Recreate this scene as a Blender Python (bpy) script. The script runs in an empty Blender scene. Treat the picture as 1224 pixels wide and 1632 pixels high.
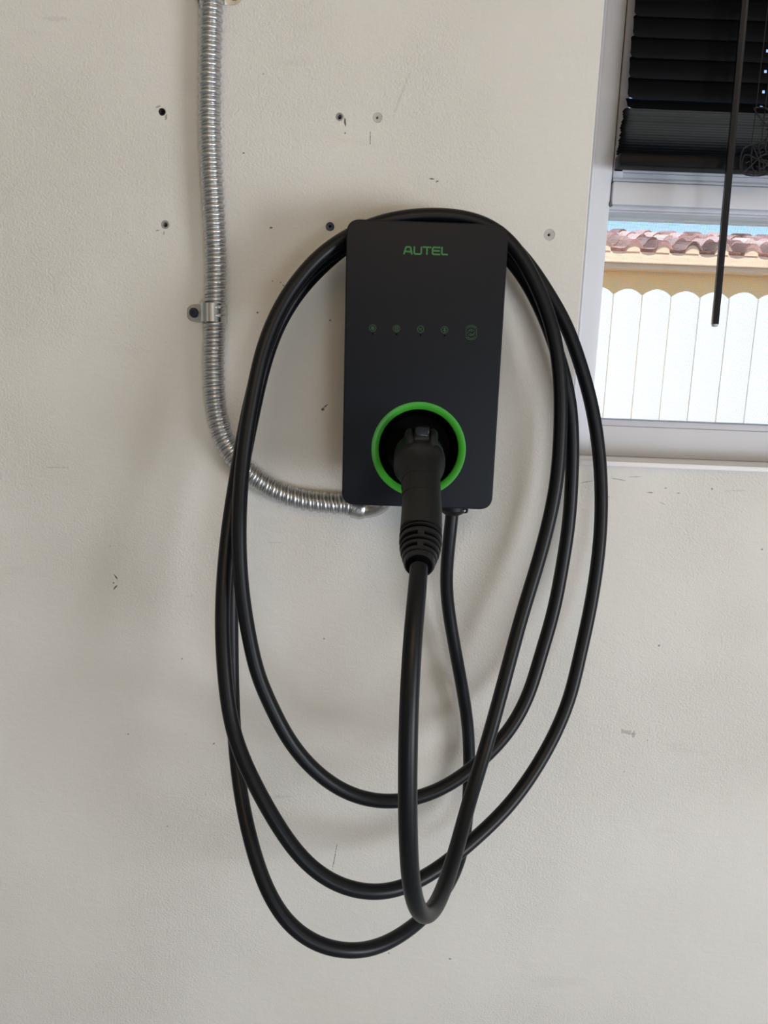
import bpy, bmesh, math, random
from mathutils import Vector, Matrix
random.seed(7)
PI = math.pi
scene = bpy.context.scene
COL = scene.collection

# ------------------------------------------------------------------ camera
CAM = Vector((0.0, -1.04, 1.5))
FPX = 1200.0
PITCH = math.radians(10.0)
ROLL = math.radians(2.2)
Fv = Vector((0, math.cos(PITCH), -math.sin(PITCH)))
X0 = Vector((1, 0, 0)); V0 = Vector((0, math.sin(PITCH), math.cos(PITCH)))
Rv = math.cos(ROLL) * X0 + math.sin(ROLL) * V0
Uv = -math.sin(ROLL) * X0 + math.cos(ROLL) * V0
cd = bpy.data.cameras.new('camera')
cam = bpy.data.objects.new('camera', cd); COL.objects.link(cam)
cam.matrix_world = Matrix(((Rv.x, Uv.x, -Fv.x, CAM.x), (Rv.y, Uv.y, -Fv.y, CAM.y), (Rv.z, Uv.z, -Fv.z, CAM.z), (0, 0, 0, 1)))
cd.sensor_fit = 'VERTICAL'; cd.sensor_height = 24.0; cd.lens = 24.0 * FPX / 1632.0
cd.clip_start = 0.02; cd.clip_end = 300
scene.camera = cam

# ------------------------------------------------------------------ world, sun, lights, exposure
w = bpy.data.worlds.new('world'); scene.world = w; w.use_nodes = True
nt = w.node_tree; nt.nodes.clear()
sky = nt.nodes.new('ShaderNodeTexSky'); sky.sky_type = 'NISHITA'; sky.sun_disc = False
sky.sun_elevation = math.radians(52); sky.sun_rotation = math.radians(200)
sky.air_density = 1.0; sky.dust_density = 0.3; sky.ozone_density = 2.0
bg = nt.nodes.new('ShaderNodeBackground'); bg.inputs[1].default_value = 0.30
out = nt.nodes.new('ShaderNodeOutputWorld')
nt.links.new(sky.outputs[0], bg.inputs[0]); nt.links.new(bg.outputs[0], out.inputs[0])

def light(name, kind, loc, target, energy, color, size=None, size_y=None, angle=None):
    l = bpy.data.lights.new(name, kind); l.energy = energy; l.color = color
    if kind == 'AREA':
        l.shape = 'RECTANGLE'; l.size = size; l.size_y = size_y
    if angle is not None: l.angle = angle
    o = bpy.data.objects.new(name, l); COL.objects.link(o)
    o.location = loc
    d = (Vector(target) - Vector(loc)).normalized()
    o.rotation_euler = d.to_track_quat('-Z', 'Y').to_euler()
    return o
light('sun', 'SUN', (0, -4, 10), (1.0, 0, 4.6), 8.3, (1.0, 0.96, 0.9), angle=math.radians(0.53))
# daylight through the open garage door in the right-hand wall
light('garage_door_daylight', 'AREA', (2.93, -2.55, 0.78), (-1.0, -2.3, 0.9), 86, (0.93, 0.955, 1.0), 1.5, 1.0)
# added cool fill low at the front wall, unseen; no doorway is built
light('front_low_fill', 'AREA', (1.25, -4.93, 0.58), (0.1, 0, 0.9), 40, (0.80, 0.91, 1.0), 1.1, 0.95)
# dim warm fill added on the left; the wall has no opening
light('left_fill', 'AREA', (-2.43, -3.2, 1.45), (1.0, -3.0, 1.45), 3.5, (1.0, 0.86, 0.64), 1.6, 1.6)
# amber fill added behind the camera, aimed high to warm the wall's top
light('warm_top_fill', 'AREA', (0.0, -2.4, 2.45), (0.0, 0, 2.0), 8.5, (1.0, 0.70, 0.38), 1.2, 0.5)
vs = scene.view_settings
vs.view_transform = 'Standard'; vs.look = 'None'; vs.gamma = 1.0; vs.exposure = 0.0
vs.use_curve_mapping = False

# ------------------------------------------------------------------ helpers
def at(px, py, o=0.0):
    """world point seen at photo pixel (px, py) on the vertical plane o metres in front of the wall"""
    d = Fv + Rv * ((px - 612) / FPX) + Uv * ((816 - py) / FPX)
    t = (-o - CAM.y) / d.y
    return CAM + d * t

def mat(name, col, rough=0.5, metal=0.0, spec=0.5, noise=0.0, nscale=20, bump=0.0, bscale=200, coat=0.0):
    m = bpy.data.materials.new(name); m.use_nodes = True
    n = m.node_tree.nodes; l = m.node_tree.links; b = n['Principled BSDF']
    b.inputs['Base Color'].default_value = (*col, 1); b.inputs['Roughness'].default_value = rough
    b.inputs['Metallic'].default_value = metal; b.inputs['Specular IOR Level'].default_value = spec
    b.inputs['Coat Weight'].default_value = coat
    tc = n.new('ShaderNodeTexCoord')
    t = n.new('ShaderNodeTexNoise'); t.inputs['Scale'].default_value = nscale; t.inputs['Detail'].default_value = 4
    l.new(tc.outputs['Object'], t.inputs['Vector'])
    mr = n.new('ShaderNodeMapRange'); mr.inputs['To Min'].default_value = 1 - noise; mr.inputs['To Max'].default_value = 1 + noise
    l.new(t.outputs['Fac'], mr.inputs['Value'])
    hs = n.new('ShaderNodeHueSaturation'); hs.inputs['Color'].default_value = (*col, 1)
    l.new(mr.outputs[0], hs.inputs['Value']); l.new(hs.outputs[0], b.inputs['Base Color'])
    if bump:
        t2 = n.new('ShaderNodeTexNoise'); t2.inputs['Scale'].default_value = bscale; t2.inputs['Detail'].default_value = 3
        l.new(tc.outputs['Object'], t2.inputs['Vector'])
        bp = n.new('ShaderNodeBump'); bp.inputs['Strength'].default_value = bump; bp.inputs['Distance'].default_value = 0.001
        l.new(t2.outputs['Fac'], bp.inputs['Height']); l.new(bp.outputs[0], b.inputs['Normal'])
    return m

def link(name, me, m, parent=None):
    """mesh given in world coordinates; parented pieces are moved into their parent's frame"""
    o = bpy.data.objects.new(name, me); COL.objects.link(o)
    if m: me.materials.append(m)
    if parent is not None:
        p = parent; off = Vector((0, 0, 0))
        while p is not None: off += p.location; p = p.parent
        me.transform(Matrix.Translation(-off)); o.parent = parent
    return o

def finish(bm, name, m, parent=None, smooth=True, angle=40):
    bmesh.ops.recalc_face_normals(bm, faces=bm.faces)
    me = bpy.data.meshes.new(name); bm.to_mesh(me); bm.free()
    if smooth:
        me.shade_smooth()
        me.set_sharp_from_angle(angle=math.radians(angle))
    return link(name, me, m, parent)

def tag(o, label=None, cat=None, group=None, kind=None):
    if label: o['label'] = label
    if cat: o['category'] = cat
    if group: o['group'] = group
    if kind: o['kind'] = kind
    return o

def empty(name, loc, label=None, cat=None, group=None, kind=None):
    o = bpy.data.objects.new(name, None); COL.objects.link(o); o.location = loc; o.empty_display_size = 0.05
    return tag(o, label, cat, group, kind)

def box(bm, x0, x1, y0, y1, z0, z1, bev=0.0, seg=2):
    g = bmesh.ops.create_cube(bm, size=1)
    bmesh.ops.scale(bm, vec=(x1 - x0, y1 - y0, z1 - z0), verts=g['verts'])
    bmesh.ops.translate(bm, vec=((x0 + x1) / 2, (y0 + y1) / 2, (z0 + z1) / 2), verts=g['verts'])
    if bev:
        es = list({e for v in g['verts'] for e in v.link_edges})
        bmesh.ops.bevel(bm, geom=es, offset=bev, segments=seg, affect='EDGES', profile=0.5)

def boxo(name, m, parent, *a, bev=0.0015):
    bm = bmesh.new(); box(bm, *a, bev=bev); return finish(bm, name, m, parent)

def catmull(P, n=8):
    P = [Vector(p) for p in P]; Q = [2 * P[0] - P[1]] + P + [2 * P[-1] - P[-2]]
    R = []
    for i in range(1, len(Q) - 2):
        a, b, c, d = Q[i - 1], Q[i], Q[i + 1], Q[i + 2]
        # centripetal parametrisation keeps unevenly traced points smooth
        t0 = 0; t1 = t0 + max(1e-6, (b - a).length ** 0.5); t2 = t1 + max(1e-6, (c - b).length ** 0.5); t3 = t2 + max(1e-6, (d - c).length ** 0.5)
        for k in range(n):
            t = t1 + (t2 - t1) * k / n
            A1 = a * ((t1 - t) / (t1 - t0)) + b * ((t - t0) / (t1 - t0))
            A2 = b * ((t2 - t) / (t2 - t1)) + c * ((t - t1) / (t2 - t1))
            A3 = c * ((t3 - t) / (t3 - t2)) + d * ((t - t2) / (t3 - t2))
            B1 = A1 * ((t2 - t) / (t2 - t0)) + A2 * ((t - t0) / (t2 - t0))
            B2 = A2 * ((t3 - t) / (t3 - t1)) + A3 * ((t - t1) / (t3 - t1))
            R.append(B1 * ((t2 - t) / (t2 - t1)) + B2 * ((t - t1) / (t2 - t1)))
    R.append(P[-1]); return R

def resample(P, step):
    L = [0]
    for i in range(1, len(P)): L.append(L[-1] + (P[i] - P[i - 1]).length)
    n = max(2, int(L[-1] / step)); out = []; j = 0
    for k in range(n + 1):
        s = L[-1] * k / n
        while j < len(L) - 2 and L[j + 1] < s: j += 1
        u = (s - L[j]) / max(1e-9, L[j + 1] - L[j]); out.append(P[j].lerp(P[j + 1], u))
    return out

def smoothpath(P, it=6):
    for _ in range(it):
        P = [P[0]] + [(P[i - 1] + P[i] * 2 + P[i + 1]) / 4 for i in range(1, len(P) - 1)] + [P[-1]]
    return P

def frames(P, ref=Vector((0, -1, 0))):
    T = [(P[min(i + 1, len(P) - 1)] - P[max(i - 1, 0)]).normalized() for i in range(len(P))]
    N = []; n = (ref - T[0] * ref.dot(T[0])).normalized()
    for t in T:
        n = (n - t * n.dot(t)).normalized(); N.append(n)
    return T, N

def sweep(bm, P, rad, seg=20, ref=Vector((0, -1, 0)), caps=True):
    """rad(i, a) -> radius"""
    T, N = frames(P, ref); prev = None; first = None
    for i, p in enumerate(P):
        b = T[i].cross(N[i]); ring = []
        for k in range(seg):
            a = 2 * PI * k / seg; r = rad(i, a)
            ring.append(bm.verts.new(p + (N[i] * math.cos(a) + b * math.sin(a)) * r))
        if prev:
            for k in range(seg): bm.faces.new((prev[k], prev[(k + 1) % seg], ring[(k + 1) % seg], ring[k]))
        else: first = ring
        prev = ring
    if caps: bm.faces.new(first[::-1]); bm.faces.new(prev)

def rodo(name, m, parent, P, r, seg=12):
    bm = bmesh.new(); sweep(bm, [Vector(p) for p in P], lambda i, a: r, seg); return finish(bm, name, m, parent)

def lathe(bm, c, axis, prof, seg=40, close=True):
    """prof: list of (offset along axis, radius)"""
    axis = axis.normalized(); u = axis.orthogonal().normalized(); v = axis.cross(u); prev = None; first = None
    for s, r in prof:
        ring = [bm.verts.new(c + axis * s + (u * math.cos(2 * PI * k / seg) + v * math.sin(2 * PI * k / seg)) * r) for k in range(seg)]
        if prev:
            for k in range(seg): bm.faces.new((prev[k], prev[(k + 1) % seg], ring[(k + 1) % seg], ring[k]))
        else: first = ring
        prev = ring
    if close: bm.faces.new(first[::-1]); bm.faces.new(prev)

def plate(loops, y_front, y_back, bevel=0.0, segs=3):
    """solid plate in the XZ plane filled from outlines (first the outer one, then the holes)"""
    bm = bmesh.new(); es = []
    for L in loops:
        vs_ = [bm.verts.new((x, y_front, z)) for x, z in L]
        es += [bm.edges.new((vs_[i], vs_[(i + 1) % len(vs_)])) for i in range(len(vs_))]
    bmesh.ops.triangle_fill(bm, use_beauty=True, use_dissolve=False, edges=es)
    bmesh.ops.recalc_face_normals(bm, faces=bm.faces)
    bmesh.ops.dissolve_limit(bm, angle_limit=0.01, verts=bm.verts, edges=[e for e in bm.edges if len(e.link_faces) == 2])
    r = bmesh.ops.extrude_face_region(bm, geom=bm.faces[:])
    bmesh.ops.translate(bm, vec=(0, y_back - y_front, 0), verts=[g for g in r['geom'] if isinstance(g, bmesh.types.BMVert)])
    bmesh.ops.recalc_face_normals(bm, faces=bm.faces)
    if bevel:
        ed = [e for e in bm.edges if all(abs(v.co.y - y_front) < 1e-6 for v in e.verts) and any(abs(v.normal.y) < 2 for v in e.verts)
              and len(e.link_faces) == 2 and abs(e.link_faces[0].normal.dot(e.link_faces[1].normal)) < 0.5]
        bmesh.ops.bevel(bm, geom=ed, offset=bevel, segments=segs, affect='EDGES', profile=0.5)
    bmesh.ops.triangulate(bm, faces=[f for f in bm.faces if len(f.verts) > 4])
    return bm

def circ(x, z, r, n=24): return [(x + r * math.cos(2 * PI * k / n), z + r * math.sin(2 * PI * k / n)) for k in range(n)]

# ------------------------------------------------------------------ materials
M = {}
M['cable'] = mat('black_cable_rubber', (0.0034, 0.0045, 0.0070), 0.38, spec=0.28, noise=0.1, bump=0.05, bscale=900)
M['plastic'] = mat('matte_black_plastic', (0.006, 0.0062, 0.007), 0.5, spec=0.3, noise=0.05, bump=0.12, bscale=1800)
M['grip'] = mat('black_connector_plastic', (0.0085, 0.009, 0.0105), 0.42, spec=0.42, noise=0.1, bump=0.08, bscale=900)
M['gloss'] = mat('gloss_black_plastic', (0.006, 0.006, 0.007), 0.15, noise=0.05)
M['face'] = mat('charcoal_satin_panel', (0.0044, 0.0062, 0.0110), 0.38, spec=0.2, noise=0.03, bump=0.04, bscale=2500)
M['well'] = mat('shaded_recess_plastic', (0.0012, 0.0012, 0.0016), 0.6, spec=0.06, noise=0.05)  # well, rib core and notch share plastic blackened to stand for recess shade
M['green'] = mat('bright_green_ring', (0.04, 0.33, 0.022), 0.38, noise=0.04, nscale=60)
M['logo'] = mat('printed_green_logo', (0.055, 0.19, 0.06), 0.6, spec=0.2, noise=0.03)
M['icon'] = mat('printed_dim_green_icon', (0.035, 0.09, 0.042), 0.6, spec=0.2, noise=0.03)
M['dot'] = mat('black_indicator_window', (0.001, 0.001, 0.001), 0.6, spec=0.05)
M['zinc'] = mat('galvanised_steel_conduit', (0.56, 0.57, 0.58), 0.32, 1.0, noise=0.08, nscale=20)
M['zincs'] = mat('bright_zinc_strap', (0.62, 0.63, 0.62), 0.27, 1.0, noise=0.15, nscale=90, bump=0.12, bscale=260)
M['screw'] = mat('dark_blue_screw', (0.02, 0.024, 0.05), 0.4, 0.3, noise=0.2, nscale=300)
M['frame'] = mat('white_window_frame_paint', (0.67, 0.69, 0.76), 0.4, noise=0.06, nscale=9, bump=0.05, bscale=80)
M['sash'] = mat('white_sash_paint', (0.6, 0.62, 0.70), 0.4, noise=0.05, nscale=12)
M['groove_grey'] = mat('dark_grey_groove', (0.12, 0.12, 0.13), 0.6, noise=0.1)  # dark grey strips set in the frame grooves, also on the catch
M['sill'] = mat('white_sill_stone', (0.92, 0.92, 0.95), 0.35, noise=0.06, nscale=14)
M['slat'] = mat('black_blind_slat', (0.0022, 0.0026, 0.0045), 0.42, spec=0.14, noise=0.2, nscale=12)
M['cord'] = mat('black_blind_cord', (0.006, 0.006, 0.01), 0.7, noise=0.2, nscale=300)
M['wand'] = mat('dark_tilt_wand', (0.012, 0.013, 0.018), 0.25, noise=0.1)
M['tip'] = mat('pale_wand_tip', (0.55, 0.6, 0.68), 0.3, noise=0.05)
M['mesh'] = mat('grey_screen_wire', (0.33, 0.34, 0.36), 0.5, noise=0.1)
M['anchor_grey'] = mat('grey_plastic_anchor', (0.3, 0.3, 0.28), 0.5, noise=0.15, nscale=200)
M['anchor_blue'] = mat('navy_plastic_anchor', (0.01, 0.03, 0.11), 0.4, noise=0.15, nscale=200)
M['filler'] = mat('painted_over_filler', (0.5, 0.49, 0.46), 0.7, noise=0.08, nscale=150)
M['anchor_dark'] = mat('dark_grey_latch_plastic', (0.03, 0.032, 0.034), 0.4, noise=0.1)
M['hole'] = mat('dark_hole_shade', (0.03, 0.028, 0.024), 0.9, noise=0.4, nscale=400)  # near-black colour paints the shade inside drilled holes and anchor bores
M['ceiling'] = mat('ceiling_paint', (0.7, 0.6, 0.45), 0.8, noise=0.04, nscale=3)
M['room'] = mat('garage_wall_paint', (0.28, 0.275, 0.27), 0.8, noise=0.05, nscale=2)
M['floor'] = mat('concrete_floor', (0.37, 0.40, 0.44), 0.7, noise=0.15, nscale=3, bump=0.1, bscale=60)
M['fence'] = mat('white_fence_paint', (0.86, 0.86, 0.85), 0.5, noise=0.03, nscale=7)
M['stucco'] = mat('yellow_stucco', (0.95, 0.63, 0.30), 0.85, noise=0.08, nscale=5, bump=0.4, bscale=90)
M['fascia'] = mat('peach_fascia_paint', (0.86, 0.57, 0.41), 0.6, noise=0.06, nscale=6)
M['soffit'] = mat('pale_peach_soffit', (0.75, 0.55, 0.42), 0.6, noise=0.06, nscale=6)
M['mortar'] = mat('terracotta_mortar', (0.62, 0.38, 0.27), 0.85, noise=0.2, nscale=20)
M['tile1'] = mat('rose_clay_tile', (0.78, 0.56, 0.53), 0.75, noise=0.2, nscale=9)
M['tile2'] = mat('pale_clay_tile', (0.84, 0.68, 0.63), 0.75, noise=0.2, nscale=9)
M['tile3'] = mat('dusty_clay_tile', (0.72, 0.5, 0.48), 0.75, noise=0.2, nscale=9)
M['ground'] = mat('gravel_ground', (0.27, 0.27, 0.2), 0.95, noise=0.3, nscale=30, bump=0.5, bscale=60)

gl = bpy.data.materials.new('window_glass'); gl.use_nodes = True
n = gl.node_tree.nodes; l = gl.node_tree.links; n.clear()
tr = n.new('ShaderNodeBsdfTransparent'); tr.inputs[0].default_value = (0.95, 0.97, 0.97, 1)
gs = n.new('ShaderNodeBsdfGlossy'); gs.inputs['Roughness'].default_value = 0.02
fr = n.new('ShaderNodeFresnel'); fr.inputs[0].default_value = 1.45
mx = n.new('ShaderNodeMixShader'); mo = n.new('ShaderNodeOutputMaterial')
l.new(fr.outputs[0], mx.inputs[0]); l.new(tr.outputs[0], mx.inputs[1]); l.new(gs.outputs[0], mx.inputs[2]); l.new(mx.outputs[0], mo.inputs[0])
M['glass'] = gl

def wall_material():
    m = bpy.data.materials.new('painted_block_wall'); m.use_nodes = True
    n = m.node_tree.nodes; l = m.node_tree.links; b = n['Principled BSDF']
    b.inputs['Roughness'].default_value = 0.62; b.inputs['Specular IOR Level'].default_value = 0.3
    tc = n.new('ShaderNodeTexCoord'); P = tc.outputs['Object']
    def noise(scale, det=4, vec=P, rough=0.5):
        t = n.new('ShaderNodeTexNoise'); t.inputs['Scale'].default_value = scale; t.inputs['Detail'].default_value = det
        t.inputs['Roughness'].default_value = rough; l.new(vec, t.inputs['Vector']); return t.outputs['Fac']
    def mathn(op, a, b_=None, c=None):
        t = n.new('ShaderNodeMath'); t.operation = op
        for i, v in enumerate((a, b_, c)):
            if v is None: continue
            if isinstance(v, (int, float)): t.inputs[i].default_value = v
            else: l.new(v, t.inputs[i])
        return t.outputs[0]
    def ramp(v, a, b_):
        t = n.new('ShaderNodeMapRange'); t.interpolation_type = 'SMOOTHSTEP'
        t.inputs['From Min'].default_value = a; t.inputs['From Max'].default_value = b_; l.new(v, t.inputs['Value']); return t.outputs[0]
    def mix(fac, a, bcol):
        t = n.new('ShaderNodeMix'); t.data_type = 'RGBA'; l.new(fac, t.inputs['Factor'])
        l.new(a, t.inputs['A']); t.inputs['B'].default_value = (*bcol, 1); return t.outputs['Result']
    sep = n.new('ShaderNodeSeparateXYZ'); l.new(P, sep.inputs[0]); X, Z = sep.outputs['X'], sep.outputs['Z']
    cr = n.new('ShaderNodeValToRGB'); l.new(noise(3.2, 5), cr.inputs[0])
    cr.color_ramp.elements[0].position = 0.3; cr.color_ramp.elements[0].color = (0.70, 0.682, 0.645, 1)
    cr.color_ramp.elements[1].position = 0.72; cr.color_ramp.elements[1].color = (0.77, 0.757, 0.728, 1)
    col = cr.outputs[0]
    # faint dirty rubs, stretched sideways
    mp = n.new('ShaderNodeMapping'); mp.inputs['Scale'].default_value = (5, 5, 22); l.new(P, mp.inputs['Vector'])
    col = mix(mathn('MULTIPLY', ramp(noise(1.0, 6, mp.outputs[0], 0.6), 0.62, 0.78), 0.18), col, (0.45, 0.42, 0.38))
    # small specks
    vo = n.new('ShaderNodeTexVoronoi'); vo.inputs['Scale'].default_value = 26; l.new(P, vo.inputs['Vector'])
    sp = mathn('SUBTRACT', 1.0, ramp(vo.outputs['Distance'], 0.02, 0.05))
    rs = n.new('ShaderNodeSeparateColor'); l.new(vo.outputs['Color'], rs.inputs[0])
    sp = mathn('MULTIPLY', sp, mathn('GREATER_THAN', rs.outputs[0], 0.86))
    col = mix(mathn('MULTIPLY', sp, 0.7), col, (0.12, 0.1, 0.085))
    # individual scuffs: pixel-measured place, half sizes (m), angle, strength
    wob = noise(260, 3)
    height = None
    for (px, py, a, b_, ang, st) in SCUFFS:
        c = at(px, py)
        dx = mathn('SUBTRACT', X, c.x); dz = mathn('SUBTRACT', Z, c.z)
        ca, sa = math.cos(math.radians(ang)), math.sin(math.radians(ang))
        u = mathn('DIVIDE', mathn('ADD', mathn('MULTIPLY', dx, ca), mathn('MULTIPLY', dz, sa)), a)
        v = mathn('DIVIDE', mathn('SUBTRACT', mathn('MULTIPLY', dz, ca), mathn('MULTIPLY', dx, sa)), b_)
        d = mathn('SQRT', mathn('ADD', mathn('MULTIPLY', u, u), mathn('MULTIPLY', v, v)))
        k = mathn('SUBTRACT', 1.0, ramp(mathn('ADD', d, mathn('MULTIPLY', mathn('SUBTRACT', wob, 0.5), 2.6)), 0.75, 1.0))
        col = mix(mathn('MULTIPLY', k, st), col, (0.06, 0.052, 0.045))
    l.new(col, b.inputs['Base Color'])
    # relief: brushed plaster plus orange-peel
    h1 = noise(310, 4, rough=0.6); h2 = noise(34, 4)
    h3 = n.new('ShaderNodeMapping'); h3.inputs['Scale'].default_value = (60, 60, 150); h3.inputs['Rotation'].default_value = (0, 0.5, 0); l.new(P, h3.inputs['Vector'])
    h4 = noise(1.0, 3, h3.outputs[0])
    patch = ramp(noise(2.6, 2), 0.4, 0.62)
    hh = mathn('ADD', mathn('MULTIPLY', mathn('MULTIPLY', h1, mathn('ADD', 0.35, patch)), 0.8), mathn('ADD', mathn('MULTIPLY', h2, 0.55), mathn('MULTIPLY', h4, 0.35)))
    bp = n.new('ShaderNodeBump'); bp.inputs['Strength'].default_value = 0.9; bp.inputs['Distance'].default_value = 0.0018
    l.new(hh, bp.inputs['Height']); l.new(bp.outputs[0], b.inputs['Normal'])
    return m
SCUFFS = [(935, 768, .010, .0006, 12, .5), (985, 764, .012, .0006, -8, .5), (1010, 760, .014, .0005, 3, .4), (968, 792, .004, .0005, 10, .5), (1055, 802, .006, .0005, -20, .4), (1135, 779, .0012, .0012, 0, .7), (1175, 782, .02, .0004, 3, .35), (640, 150, .03, .002, 70, .12), (90, 30, .02, .003, 0, .1), (1150, 1020, .0008, .012, 8, .15), (440, 1270, .03, .003, 5, .1), (185, 920, .0045, .0011, -55, .9), (183, 937, .0045, .0012, 50, .9), (181, 929, .0014, .0012, 0, .8),
          (533, 1368, .022, .0009, 82, .55), (518, 648, .006, .0010, 40, .85), (515, 653, .0022, .0012, 30, .9),
          (688, 285, .003, .0012, 0, .8), (697, 289, .0025, .001, 20, .8), (550, 194, .0011, .006, 4, .95), (550, 212, .0009, .0014, 0, .8),
          (590, 219, .0008, .008, 3, .6), (999, 1167, .011, .0035, -8, .3), (1010, 1170, .003, .006, 0, .35),
          (1036, 785, .006, .0007, 0, .7), (1082, 786, .003, .0007, 0, .7), (1061, 778, .002, .0007, 0, .7), (1050, 1029, .0016, .0016, 0, .6),
          (432, 363, .0018, .0012, 0, .8), (410, 498, .0016, .0014, 0, .8), (434, 448, .001, .001, 0, .8), (447, 450, .0012, .001, 0, .8), (452, 455, .0014, .001, 0, .7),
          (388, 244, .0014, .001, 0, .8), (341, 1185, .0022, .001, 40, .8), (717, 1528, .002, .0016, 0, .6), (252, 170, .004, .0012, 25, .5), (265, 186, .002, .004, -20, .5),
          (252, 367, .004, .0008, 10, .6), (261, 371, .001, .003, 0, .5), (90, 745, .02, .0008, 2, .22), (440, 865, .012, .0006, 0, .25), (300, 950, .010, .0006, 8, .25),
          (420, 118, .0012, .0012, 0, .7), (1032, 1180, .001, .001, 0, .6), (204, 1170, .0012, .0012, 0, .6), (290, 1050, .0011, .0011, 0, .6), (995, 1230, .0014, .0012, 0, .3)]
M['wall'] = wall_material()

# ------------------------------------------------------------------ setting: the garage
WL, WR, WY, WH = -2.5, 3.0, -5.0, 2.6            # room extents
WT = 0.16                                        # thickness of the window wall
win_x0 = at(930, 420).x - 0.0                    # left edge of the window recess
win_x1 = win_x0 + 0.92
sill_z = at(1080, 739, 0.012).z                  # top of the sill
win_z0 = at(1080, 751, 0.012).z + 0.004
win_z1 = sill_z + 1.15
HOLES = [(258, 178, .0042), (263, 358, .0048), (541, 186, .0044), (601, 187, .0058), (526, 361, .0049), (875, 374, .0068)]
loops = [[(WL, 0), (WR, 0), (WR, WH), (WL, WH)], [(win_x0, win_z0), (win_x0, win_z1), (win_x1, win_z1), (win_x1, win_z0)]]
for (px, py, r) in HOLES:
    c = at(px, py); loops.append(circ(c.x, c.z, r, 20))
wb = finish(plate(loops, 0.0, WT, bevel=0.0016, segs=3), 'wall_back', M['wall'], smooth=False)
tag(wb, kind='structure')
def slab(name, m, *a): return tag(boxo(name, m, None, *a, bev=0), kind='structure')
slab('wall_left', M['room'], WL - 0.1, WL, WY, 0, 0, WH)
slab('wall_right', M['room'], WR, WR + 0.1, WY, 0, 0, WH)
slab('wall_front', M['room'], WL - 0.1, WR + 0.1, WY - 0.1, WY, 0, WH)
slab('floor', M['floor'], WL - 0.1, WR + 0.1, WY - 0.1, WT, -0.1, 0)
slab('ceiling', M['ceiling'], WL - 0.1, WR + 0.1, WY - 0.1, WT, WH, WH + 0.12)
slab('ground', M['ground'], -12, 16, WT, 30, -0.14, -0.04)

# ------------------------------------------------------------------ window
YF = 0.062                                       # front of the window frame, inside the recess
win = empty('window_1', (win_x0, YF, sill_z)); tag(win, 'white painted single-hung window with a screened lower pane, right of the charger', 'window', kind='structure')
def zz(py, o): return at(1085, py, o).z
jx = at(974, 300, -YF).x                         # inner edge of the outer jamb
# outer jambs, with the thin groove that separates them from the sash channel
boxo('window_frame', M['frame'], win, win_x0 - 0.0, jx, YF, WT - 0.005, sill_z, win_z1)
boxo('window_frame', M['frame'], win, win_x1 - 0.04, win_x1, YF, WT - 0.005, sill_z, win_z1)
boxo('window_frame', M['frame'], win, win_x0, win_x1, YF, WT - 0.005, win_z1 - 0.04, win_z1)
boxo('groove', M['groove_grey'], win, jx + 0.0002, jx + 0.0012, YF + 0.003, YF + 0.02, zz(290, -YF), win_z1 - 0.04, bev=0)
# raised bead down the outer jamb
boxo('jamb_bead', M['frame'], win, win_x0 + 0.016, win_x0 + 0.019, YF - 0.0015, YF + 0.004, sill_z, win_z1 - 0.04, bev=0.0006)
# upper sash channel and sash stile
boxo('sash_channel', M['sash'], win, jx + 0.0018, jx + 0.016, YF + 0.004, WT - 0.02, zz(288, -YF), win_z1 - 0.04)
zb0 = zz(673, -YF - 0.01); zb1 = zz(341, -YF - 0.005)
# bottom rail, stepped
boxo('bottom_rail', M['frame'], win, jx - 0.001, win_x1 - 0.04, YF, WT - 0.02, sill_z, zz(683, -YF), bev=0.002)
boxo('bottom_rail_lip', M['sash'], win, jx - 0.001, win_x1 - 0.04, YF + 0.004, WT - 0.03, zz(683, -YF) - 0.001, zb0, bev=0.001)
# meeting rail, stepped in three
boxo('meeting_rail', M['frame'], win, jx + 0.0018, win_x1 - 0.04, YF - 0.004, WT - 0.04, zz(331, -YF), zz(294, -YF), bev=0.002)
boxo('meeting_rail_groove', M['groove_grey'], win, jx + 0.003, win_x1 - 0.04, YF + 0.0015, WT - 0.04, zz(294, -YF) - 0.001, zz(292.5, -YF) + 0.0004, bev=0)
boxo('meeting_rail_cap', M['sash'], win, jx + 0.0018, win_x1 - 0.04, YF + 0.0, WT - 0.04, zz(292.5, -YF), zz(287.5, -YF), bev=0.001)
boxo('upper_sash_rail', M['frame'], win, jx + 0.0018, win_x1 - 0.04, YF + 0.006, WT - 0.04, zz(287.5, -YF), zz(277, -YF), bev=0.001)
boxo('upper_sash_bead', M['sash'], win, jx + 0.0018, win_x1 - 0.04, YF + 0.004, WT - 0.045, zz(276.5, -YF), zz(262, -YF), bev=0.001)
boxo('meeting_rail_lip', M['sash'], win, jx + 0.0, win_x1 - 0.04, YF + 0.004, WT - 0.035, zz(337, -YF), zz(331, -YF) + 0.001, bev=0.0012)
boxo('meeting_rail_drip', M['sash'], win, jx + 0.001, win_x1 - 0.04, YF + 0.009, WT - 0.03, zb1, zz(337, -YF) + 0.001, bev=0.0008)
boxo('screen_edge', M['sash'], win, jx - 0.001, jx + 0.0028, YF + 0.012, YF + 0.05, zb0, zb1, bev=0.0005)
# latch corner at the top left of the lower opening
boxo('catch', M['groove_grey'], win, jx - 0.001, jx + 0.004, YF - 0.002, YF + 0.006, zz(333, -YF), zz(326, -YF), bev=0.001)
boxo('pane', M['glass'], win, jx + 0.001, win_x1 - 0.041, YF + 0.03, YF + 0.033, zb0 - 0.004, zb1 + 0.004, bev=0)
boxo('pane', M['glass'], win, jx + 0.012, win_x1 - 0.041, YF + 0.06, YF + 0.063, zb1 + 0.05, win_z1 - 0.041, bev=0)
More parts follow.
